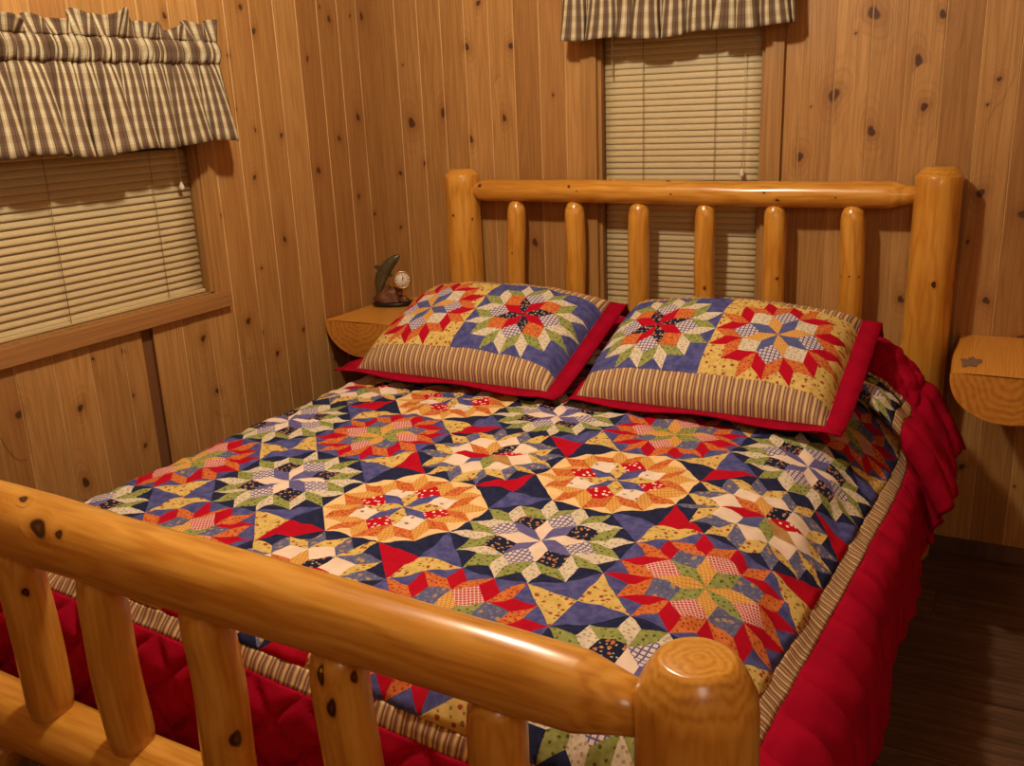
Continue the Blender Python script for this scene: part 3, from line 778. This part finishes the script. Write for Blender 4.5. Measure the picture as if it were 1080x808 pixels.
def smooth(a, b, x):
    t = min(1, max(0, (x-a)/(b-a))); return t*t*(3-2*t)
def quilt_map(u, v):
    g = float(np.interp(v, _vs, _g)); lift = float(np.interp(v, _vs, _l))
    fl = smooth(.33, .60, v)
    lift *= .72+.28*smooth(1.76, 1.90, QX+u)
    X = QX+cq*u-sq*g; Y = QY+sq*u+cq*g
    z = QZ+lift
    # right side
    x = X; drop = 0; dropx = 0
    if X > SIDE_X0:
        e = X-SIDE_X0; e2 = e*(1-.10*fl)
        xa, da = float(np.interp(e, S1[0], S1[1])), float(np.interp(e, S1[0], S1[2]))
        xb, db = float(np.interp(e2, S2[0], S2[1])), float(np.interp(e2, S2[0], S2[2]))
        x = xa+(xb-xa)*fl; drop = da+(db-da)*fl
        x += .008*math.sin(v*11+.6)*smooth(.3, .55, e)
    elif X < MX0+RAD:
        e = (MX0+RAD)-X; fla = math.radians(12); am = PI/2-fla; ar = RAD*am
        if e < ar: x = MX0+RAD-RAD*math.sin(e/RAD); drop = RAD*(1-math.cos(e/RAD))
        else:
            q = e-ar; x = MX0+RAD-RAD*math.sin(am)-q*math.sin(fla); drop = RAD*(1-math.cos(am))+q*math.cos(fla)
            x += .010*math.sin(v*12+2)*smooth(.05, .3, q)
    y = Y; dropy = 0
    if Y < MY0+RADF:
        e = (MY0+RADF)-Y; fla = math.radians(3); am = PI/2-fla; ar = RADF*am
        if e < ar: y = MY0+RADF-RADF*math.sin(e/RADF); dropy = RADF*(1-math.cos(e/RADF))
        else:
            q = e-ar; y = MY0+RADF-RADF*math.sin(am)-q*math.sin(fla); dropy = RADF*(1-math.cos(am))+q*math.cos(fla)
            y += .008*math.sin(u*9)*smooth(.03, .2, q)
    d = math.hypot(drop, dropy)
    # crown of the mattress
    cx = (X-1.19)/.76; cr = .012*(1-min(1, cx*cx))
    y = min(max(y, -2.152), -.158)
    zz = z-d+cr-.006
    if zz < .30: zz = .262+.038*math.exp((zz-.30)/.038)      # the hem gathers where the corner hangs long
    return (x, y, zz)
def crumple(u, v, sc=1.):
    a = mn.noise(Vector((u*21, v*21, 1.7)))*.0085+mn.noise(Vector((u*44, v*44, 5.1)))*.0034
    b = mn.noise(Vector((u*4.2, v*4.2, 9.3)))*.006
    return (a+b)*sc
def stitch(d, w=.012): return 1-math.exp(-abs(d)/w)
def puff_patch(u, v):
    a = (u-v)/(BPX/2); b = (u+v)/(BPX/2)
    fa = min(a % 1, 1-a % 1)*BPX/2; fb = min(b % 1, 1-b % 1)*BPX/2
    return crumple(u, v)+.0028*stitch(min(fa, fb))
quilt = thing('patchwork_quilt', 'patchwork quilt of star wheel blocks with striped band and deep red border on the bed', 'quilt', (1.19, -1.15, .6))
ROWS = {3: 'GRWRG', 2: 'RGOGR', 1: 'GRWOW', 0: 'WOGRG', -1: 'OWRGR', -2: 'GRWRG'}
sh = Sheet()
for r_, kinds in ROWS.items():
    for c_, k in enumerate(kinds): sh.block(c_*BPX, -r_*BPX, BPX, k)
sh.build('patchwork', quilt_map, quilt, puff_patch)
U0, U1, V0, V1 = -.5*BPX, 4.5*BPX, -3.5*BPX, 2.5*BPX
SW, BW = .036, .250
nu, nv = 112, 134
band = lambda u, v: crumple(u, v, .8)+.001
for v_ in (V0-SW, V1):
    sb = Sheet(); sb.rect(U0, U1, v_, v_+SW, nu, 6, 'stripe'); sb.build('striped_band', quilt_map, quilt, band)
for u_ in (U0-SW, U1):
    sb = Sheet(); sb.rect(u_, u_+SW, V0-SW, V1+SW, 6, nv, 'stripe'); sb.build('striped_band', quilt_map, quilt, band, uvswap=lambda q: (q[1], q[0]))
rb = Sheet(); ua, ub, va, vb = U0-SW, U1+SW, V0-SW, V1+SW
us = list(np.linspace(ua-BW, ua, 18))+list(np.linspace(ua, ub, 260))[1:]+list(np.linspace(ub, ub+BW, 24))[1:]
vs = list(np.linspace(va-BW, va, 40))+list(np.linspace(va, vb, 330))[1:]+list(np.linspace(vb, vb+BW, 18))[1:]
for i in range(len(us)-1):
    for j in range(len(vs)-1):
        um, vm = (us[i]+us[i+1])/2, (vs[j]+vs[j+1])/2
        if ua < um < ub and va < vm < vb: continue
        rb.face([(us[i], vs[j]), (us[i+1], vs[j]), (us[i+1], vs[j+1]), (us[i], vs[j+1])], 'border')
def puff_border(u, v):
    h = crumple(u, v, 1.1)
    if u > ub or u < ua:
        e = (u-ub) if u > ub else (ua-u)
        h *= .5; w = .1117; q = (v+.10*e+.006*math.sin(e*40)) % w; h += .022*stitch(min(q, w-q), .012)*smooth(-.01, .05, e)
    else:
        w = .115; a = (u-v) % w; b = (u+v) % w
        h = h*.5+.016*stitch(min(min(a, w-a), min(b, w-b)), .010)*smooth(-.02, .05, max(va-v, v-vb))
    e = max(ua-u, u-ub, va-v, v-vb); h -= .003*math.exp(-abs(BW-e)/.01)
    return h
rb.build('red_border', quilt_map, quilt, puff_border, .006)

# --- pillow shams ---
def pillow(label, cx, kinds, skew, zoff=0, tiltadd=0):
    W, FL, SB, SF, SK, B = .78, .054, .058, .0, .075, .335; BV = .352
    # flat layout: p across (centred), q up the depth
    body_w = 2*B; q0 = -(SB+BV+SK)/2; q1 = (SB+BV+SK)/2
    hw = B
    c = Vector((cx, -.578, .738+zoff)); tilt = math.radians(20+tiltadd); up = Vector((0, math.cos(tilt), math.sin(tilt))); nrm = Vector((0, -math.sin(tilt), math.cos(tilt)))
    rx = Vector((math.cos(skew), math.sin(skew), 0)); up = (up+Vector((-math.sin(skew), 0, 0))*1).normalized(); nrm = rx.cross(up).normalized()
    T = .105
    def bulge(a, b):
        k = max(0, (1-abs(a)**2.6))*max(0, (1-abs(b)**2.6)); return T*k**.46
    def top(p, q, side=1):
        a, b = p/hw, (q)/(q1)
        h = bulge(a, b)*(1 if side > 0 else .3)
        # the cloth is drawn in where it bulges
        sh_ = 1-.05*(1-(h/T))*0
        pos = c+rx*p*sh_+up*q*sh_+nrm*h*side
        # edges droop: front flange lies on the quilt, corners lift a little
        if abs(a) > 1 or abs(b) > 1:
            ea, eb = max(0, abs(a)-1)*hw, max(0, abs(b)-1)*q1
            pos += nrm*side*.0
            pos.z += .006*math.sin(p*17+cx*9)*min(1, (ea+eb)/.03)
            if b < -1: pos.z += eb*.38
            if b > 1: pos += nrm*(-eb*1.1)-up*(eb*.6)
            if a > 1: pos.z -= ea*.18; pos -= rx*(ea*.12*(1-smooth(-1.1, -.4, b)))
            if a < -1:
                k_ = smooth(-.95, -.5, b); pos += (nrm*(-ea*.62)+rx*(ea*.95))*max(k_, .0 if cx < 1 else .55)
        else:
            dist = min(1-abs(a), 1-abs(b))
            pos += nrm*side*.006*mn.noise(Vector((p*18+cx, q*18, side)))*min(1, dist*6)
            pos.z += .006*mn.noise(Vector((p*5+cx*3, q*5, 2)))*min(1, dist*4)
        return tuple(pos)
    root = thing('pillow_sham', label, 'pillow', tuple(c), 'patchwork pillow shams')
    f = Sheet(); cb = q0+SB+BV/2
    f.block(-B/2, cb, B, kinds[0], BV); f.block(B/2, cb, B, kinds[1], BV)
    pf = lambda u, v: .0018*mn.noise(Vector((u*40+cx, v*40, 3)))
    f.build('patchwork_front', top, root, pf, 0)
    for qa, qb in ((q0, q0+SB), (q1-SK, q1)):
        st = Sheet(); st.rect(-hw, hw, qa, qb, 44, 8, 'stripe')
        st.build('striped_band', top, root, lambda u, v: .003*mn.noise(Vector((u*26+cx, v*50, 7))), 0)
    fl = Sheet(); xs = [-hw-FL, -hw-FL/2, -hw]+list(np.linspace(-hw, hw, 31))[1:]+[hw+FL/2, hw+FL]
    ys = [q0-FL, q0-FL/2, q0]+list(np.linspace(q0, q1, 23))[1:]+[q1+FL/2, q1+FL]
    for i in range(len(xs)-1):
        for j in range(len(ys)-1):
            if -hw < (xs[i]+xs[i+1])/2 < hw and q0 < (ys[j]+ys[j+1])/2 < q1: continue
            fl.face([(xs[i], ys[j]), (xs[i+1], ys[j]), (xs[i+1], ys[j+1]), (xs[i], ys[j+1])], 'border')
    fl.build('flange', top, root, lambda u, v: 0, .004)
    bk = Sheet()
    for i in range(2, len(xs)-3):
        for j in range(2, len(ys)-3):
            bk.face([(xs[i], ys[j]), (xs[i], ys[j+1]), (xs[i+1], ys[j+1]), (xs[i+1], ys[j])], 'lining')
    bk.build('backing', lambda p, q: top(p, q, -1), root, lambda u, v: 0, 0)
    return root
pillow('patchwork pillow sham on the left, yellow star then blue star, red flange at its right', .750, ('PY', 'PB'), -.02, .010)
pillow('patchwork pillow sham on the right, blue star then yellow star, beside the tall right post', 1.506, ('PB', 'PY'), -.02, .004)

# ---------------------------------------------------------------- half-log shelves
def half_log(label, x0, x1, y0, y1, zt, depth, seed, stain=None):
    """slab sawn from a log: flat top, rounded belly, sawn front end towards the room, back end against the wall"""
    root = thing('half_log_shelf', label, 'bedside shelf', ((x0+x1)/2, y1, zt), 'half log bedside shelves')
    xc, hw = (x0+x1)/2, (x1-x0)/2; n = 30; rr = random.Random(seed)
    def section(y):
        t = (y-y0)/(y1-y0); pts = []
        k = 1+.02*math.sin(t*7+seed)
        for i in range(n+1):
            al = PI*i/n; wob = 1+.025*mn.noise(Vector((math.cos(al)*2, math.sin(al)*2, t*2+seed)))
            xx = xc-hw*k*math.cos(al)*wob; zz = zt-depth*(math.sin(al)**.85)*wob
            pts.append((xx, y, zz))
        return pts
    ys = [y0+(y1-y0)*k/14 for k in range(15)]
    m = MB(); V = []; W = []
    for y in ys:
        for p in section(y): V.append(p); W.append((p[0]-xc, p[2]-zt, y+seed))
    n1 = n+1
    F = [(k*n1+i, k*n1+i+1, (k+1)*n1+i+1, (k+1)*n1+i) for k in range(14) for i in range(n)]
    m.add(V, F, wood=W)
    m.add(section(y1), [tuple(range(n1))], wood=[(p[0]-xc, p[2]-zt, y1+seed) for p in section(y1)], flat=True)
    body = m.build('log_body', LOGSHELF, root)
    t = MB(); V = []; W = []
    for y in ys:
        a, b = section(y)[0], section(y)[-1]
        for i in range(9):
            f = i/8; x = a[0]+(b[0]-a[0])*f; V.append((x, y, zt+.0008+.0012*mn.noise(Vector((x*9, y*9, seed)))-(.004 if i in (0, 8) else 0))); W.append((x-xc+.4, .02, y*1.0))
    F = [(k*9+i, k*9+i+1, (k+1)*9+i+1, (k+1)*9+i) for k in range(14) for i in range(8)]
    t.add(V, F, wood=W); tp = t.build('sawn_top', LOGSHELF, root)
    e = MB(); S = section(y0); mid = [(xc, y0-.0005, zt)]
    rings = 6; V = [(xc, y0-.001, zt-.002)]; F = []
    for k in range(1, rings+1):
        for p in S: V.append((xc+(p[0]-xc)*k/rings, y0-.001, zt-.002*(1-k/rings)+(p[2]-zt)*k/rings))
    for i in range(n): F.append((0, 1+i, 2+i))
    for k in range(rings-1): F += [(1+k*n1+i, 1+(k+1)*n1+i, 1+(k+1)*n1+i+1, 1+k*n1+i+1) for i in range(n)]
    e.add(V, F, wood=[((v[0]-xc)*.38, (v[2]-zt)*.38, v[0]*.3) for v in V])
    e.build('sawn_end', ENDGRAIN, root)
    b = MB(); b.box(xc-.018, xc+.018, y1-.16, y1-.03, zt-depth*1.0-.03, zt-depth+.02)
    for q in stain or []:
        s_ = MB(); V = [(q[0], q[1], zt+.0035)]; kk = 22
        for i in range(kk):
            al = 2*PI*i/kk; r = 1+.18*math.sin(2*al+1)+.22*math.sin(5*al)+.12*math.sin(9*al+2)
            V.append((q[0]+q[2]*r*math.cos(al), q[1]+q[3]*r*math.sin(al), zt+.0028))
        s_.add(V, [(0, 1+i, 1+(i+1) % kk) for i in range(kk)]); s_.build('dark_bark_scar', simple('bark_scar', lin(128, 104, 84), .6), root)
    return root
half_log('half log shelf in the left corner carrying the fish clock', .016, .305, -.452, -.002, .716, .128, 2.)
half_log('half log shelf on the wall to the right of the bed', 2.082, 2.375, -.448, -.002, .720, .128, 5., [(2.128, -.33, .022, .055)])

# ---------------------------------------------------------------- fish clock
def fish_clock():
    cx, cy, cz = .112, -.165, .7195
    root = thing('fish_clock', 'bronze leaping trout figurine with a small round brass clock on the corner shelf', 'clock', (cx, cy, cz))
    ax = Vector((.90, .43, 0)).normalized(); ay = Vector((-.43, .90, 0)).normalized()       # the base turned a little to the room
    W = lambda a, b, z: tuple(Vector((cx, cy, cz))+ax*a+ay*b+Vector((0, 0, z)))
    m = MB(); n = 28; prof = [(0, .9), (.002, 1), (.010, 1), (.013, .93), (.0145, .80), (.0145, 0)]
    V = []
    for z, k in prof:
        for i in range(n): V.append(W(.079*k*math.cos(2*PI*i/n), .045*k*math.sin(2*PI*i/n), z))
    F = [(k*n+i, k*n+(i+1) % n, (k+1)*n+(i+1) % n, (k+1)*n+i) for k in range(len(prof)-1) for i in range(n)]+[tuple(range(n))[::-1]]
    m.add(V, F); m.build('base', BLACK, root)
    # rock mound
    m = MB(); V = []; nn, mm = 26, 10
    for j in range(mm+1):
        f = j/mm
        for i in range(nn):
            al = 2*PI*i/nn; k = math.cos(f*PI/2)
            wob = 1+.35*mn.noise(Vector((math.cos(al)*1.7, math.sin(al)*1.7, f*2.4)))
            V.append(W(-.012+.054*k*wob*math.cos(al), .030*k*wob*math.sin(al), .0142+.056*math.sin(f*PI/2)*(1+.25*mn.noise(Vector((math.cos(al)*2.2+4, math.sin(al)*2.2, f*3))))))
    m.add(V, [(j*nn+i, j*nn+(i+1) % nn, (j+1)*nn+(i+1) % nn, (j+1)*nn+i) for j in range(mm) for i in range(nn)])
    m.build('rock', ROCK, root)
    # trout: spine curve in the (a, z) plane, elliptical sections
    spine = [(-.054, .036), (-.052, .060), (-.046, .086), (-.036, .112), (-.020, .138), (.002, .162), (.024, .180), (.038, .189)]
    rad = [(.009, .006), (.012, .008), (.020, .012), (.025, .016), (.025, .017), (.021, .015), (.014, .010), (.005, .004)]
    fish = MB(); V = []; n = 20; ss = []
    for k in range(len(spine)-1):
        for i in range(5):
            t = i/5; ss.append((spine[k][0]*(1-t)+spine[k+1][0]*t, spine[k][1]*(1-t)+spine[k+1][1]*t, rad[k][0]*(1-t)+rad[k+1][0]*t, rad[k][1]*(1-t)+rad[k+1][1]*t))
    ss.append((*spine[-1], *rad[-1]))
    for k, (a, z, ra, rb_) in enumerate(ss):
        k0, k1 = max(0, k-1), min(len(ss)-1, k+1); tx, tz = ss[k1][0]-ss[k0][0], ss[k1][1]-ss[k0][1]; l_ = math.hypot(tx, tz); nx, nz = tz/l_, -tx/l_
        for i in range(n):
            al = 2*PI*i/n; V.append(W(a+nx*ra*math.cos(al), rb_*math.sin(al), z+nz*ra*math.cos(al)))
    F = [(k*n+i, k*n+(i+1) % n, (k+1)*n+(i+1) % n, (k+1)*n+i) for k in range(len(ss)-1) for i in range(n)]+[tuple(range(n))[::-1], tuple(range((len(ss)-1)*n, len(ss)*n))]
    N = NT('bronze_trout')
    g = N.n('ShaderNodeNewGeometry').outputs['Position']
    v = N.n('ShaderNodeTexVoronoi', {'Vector': g, 'Scale': 130.}).outputs['Distance']
    nz_ = N.n('ShaderNodeTexNoise', {'Vector': g, 'Scale': 40.}).outputs[0]
    c = N.mix(nz_, lin(64, 66, 40), lin(98, 84, 52)); c = N.mix(N.sstep(v, .34, .2), c, lin(40, 34, 22))
    tr = N.out(c, .3, .5, v, .2, .002)
    fish.add(V, F); fb = fish.build('trout', tr, root)
    def fin(pts, nm):
        q = MB(); V = [W(a, -.0018, z) for a, z in pts]+[W(a, .0018, z) for a, z in pts]; k = len(pts)
        q.add(V, [tuple(range(k)), tuple(range(k, 2*k))[::-1]]+[(i, (i+1) % k, k+(i+1) % k, k+i) for i in range(k)], flat=True); q.build(nm, tr, fb)
    fin([(-.046, .128), (-.064, .148), (-.054, .156), (-.030, .152)], 'dorsal_fin')
    fin([(-.058, .046), (-.080, .030), (-.074, .016), (-.054, .026), (-.036, .014), (-.030, .026), (-.048, .046)], 'tail_fin')
    fin([(-.016, .116), (.002, .106), (.008, .114), (-.006, .136)], 'pelvic_fin')
    fin([(.010, .166), (.026, .160), (.028, .168), (.014, .178)], 'pectoral_fin')
    # clock drum facing the camera side
    cc = Vector(W(.044, -.014, .098)); f = Vector((.60, -.78, .16)).normalized(); r1 = f.cross(Vector((0, 0, 1))).normalized(); r2 = r1.cross(f)
    def drum(nm, mat, prof, par=root, n=36):
        q = MB(); V = []
        for d, r in prof:
            for i in range(n): V.append(cc+f*d+r1*r*math.cos(2*PI*i/n)+r2*r*math.sin(2*PI*i/n))
        F = [(k*n+i, k*n+(i+1) % n, (k+1)*n+(i+1) % n, (k+1)*n+i) for k in range(len(prof)-1) for i in range(n)]+[tuple(range(n))[::-1], tuple(range((len(prof)-1)*n, len(prof)*n))]
        q.add(V, F); return q.build(nm, mat, par)
    case = drum('clock_case', GOLD, [(-.016, .020), (-.014, .030), (.004, .0345), (.009, .0345), (.0115, .032), (.0115, .0285), (.007, .028)])
    dial = drum('clock_dial', DIAL, [(.0072, .0278), (.0082, .0278)], case)
    q = MB()
    def bar(a0, r0, r1_, w, d=.0088, qq=q):
        e = r1*math.sin(a0)+r2*math.cos(a0); s_ = r1*math.cos(a0)-r2*math.sin(a0)
        qq.add([cc+f*(d+dd)+e*r_+s_*w_ for dd in (0, .0006) for r_, w_ in ((r0, -w), (r0, w), (r1_, w*.7), (r1_, -w*.7))], [(0, 1, 2, 3), (4, 5, 6, 7), (0, 1, 5, 4), (1, 2, 6, 5), (2, 3, 7, 6), (3, 0, 4, 7)], flat=True)
    for k in range(12): bar(k*PI/6, .0195, .0250, .0016 if k % 3 == 0 else .0011)
    q.build('hour_marks', INK, dial)
    h = MB(); bar(math.radians(-30), -.003, .011, .0014, .0096, h); bar(math.radians(-6), -.004, .017, .0010, .0104, h); h.build('clock_hands', INK, dial)
    k = MB(); V = []
    for (a, z, r) in ((.030, .040, .010), (.034, .058, .007), (.038, .076, .006)):
        for i in range(10): V.append(W(a+r*math.cos(i*PI/5), -.006+r*math.sin(i*PI/5), z))
    k.add(V, [(j*10+i, j*10+(i+1) % 10, (j+1)*10+(i+1) % 10, (j+1)*10+i) for j in range(2) for i in range(10)]); k.build('clock_stem', ROCK, root)
    st = MB(); V = []
    for (a, b, r, z0, hh) in ((.045, -.004, .020, .0142, .022), (.012, -.014, .018, .0142, .03)):
        for j in range(5):
            for i in range(12):
                kk = math.cos(j/4*PI/2); V.append(W(a+r*kk*math.cos(i*PI/6), b+r*kk*.7*math.sin(i*PI/6), z0+hh*math.sin(j/4*PI/2)))
    st.add(V, [(o+j*12+i, o+j*12+(i+1) % 12, o+(j+1)*12+(i+1) % 12, o+(j+1)*12+i) for o in (0, 60) for j in range(4) for i in range(12)]); st.build('pebbles', ROCK, root)
fish_clock()

# ---------------------------------------------------------------- light, camera
def lamp(name, loc, power, col, rad):
    d = bpy.data.lights.new(name, 'POINT'); d.energy = power; d.color = col; d.shadow_soft_size = rad
    o = bpy.data.objects.new(name, d); COL.objects.link(o); o.location = loc; return o
lamp('ceiling_bulb', (1.13, -1.55, 2.36), 75, (1, .89, .735), .055)
lamp('fill_lamp', (2.75, -3.35, 2.05), 18, (1, .89, .735), .28)  # unseen soft fill, added to brighten the footboard front and the quilt's side
w = bpy.data.worlds.new('night'); bpy.context.scene.world = w; w.use_nodes = True
w.node_tree.nodes['Background'].inputs[0].default_value = (.5, .32, .16, 1); w.node_tree.nodes['Background'].inputs[1].default_value = .008

cam = bpy.data.cameras.new('camera'); co = bpy.data.objects.new('camera', cam); COL.objects.link(co)
yaw, pitch, roll = -.4986, -.2902, -.0414
fwd = Vector((math.sin(yaw)*math.cos(pitch), math.cos(yaw)*math.cos(pitch), math.sin(pitch))); rt = Vector((math.cos(yaw), -math.sin(yaw), 0)); up = rt.cross(fwd)
r2 = rt*math.cos(roll)+up*math.sin(roll); u2 = up*math.cos(roll)-rt*math.sin(roll)
M = Matrix((r2, u2, -fwd)).transposed().to_4x4(); M.translation = (2.199, -3.069, 1.445)
co.matrix_world = M; cam.sensor_width = 36; cam.lens = 988.07/1080*36; cam.clip_start = .02
sc = bpy.context.scene; sc.camera = co
sc.view_settings.view_transform = 'Standard'; sc.view_settings.look = 'None'; sc.view_settings.gamma = 1; sc.view_settings.exposure = 0
sc.view_settings.use_curve_mapping = False
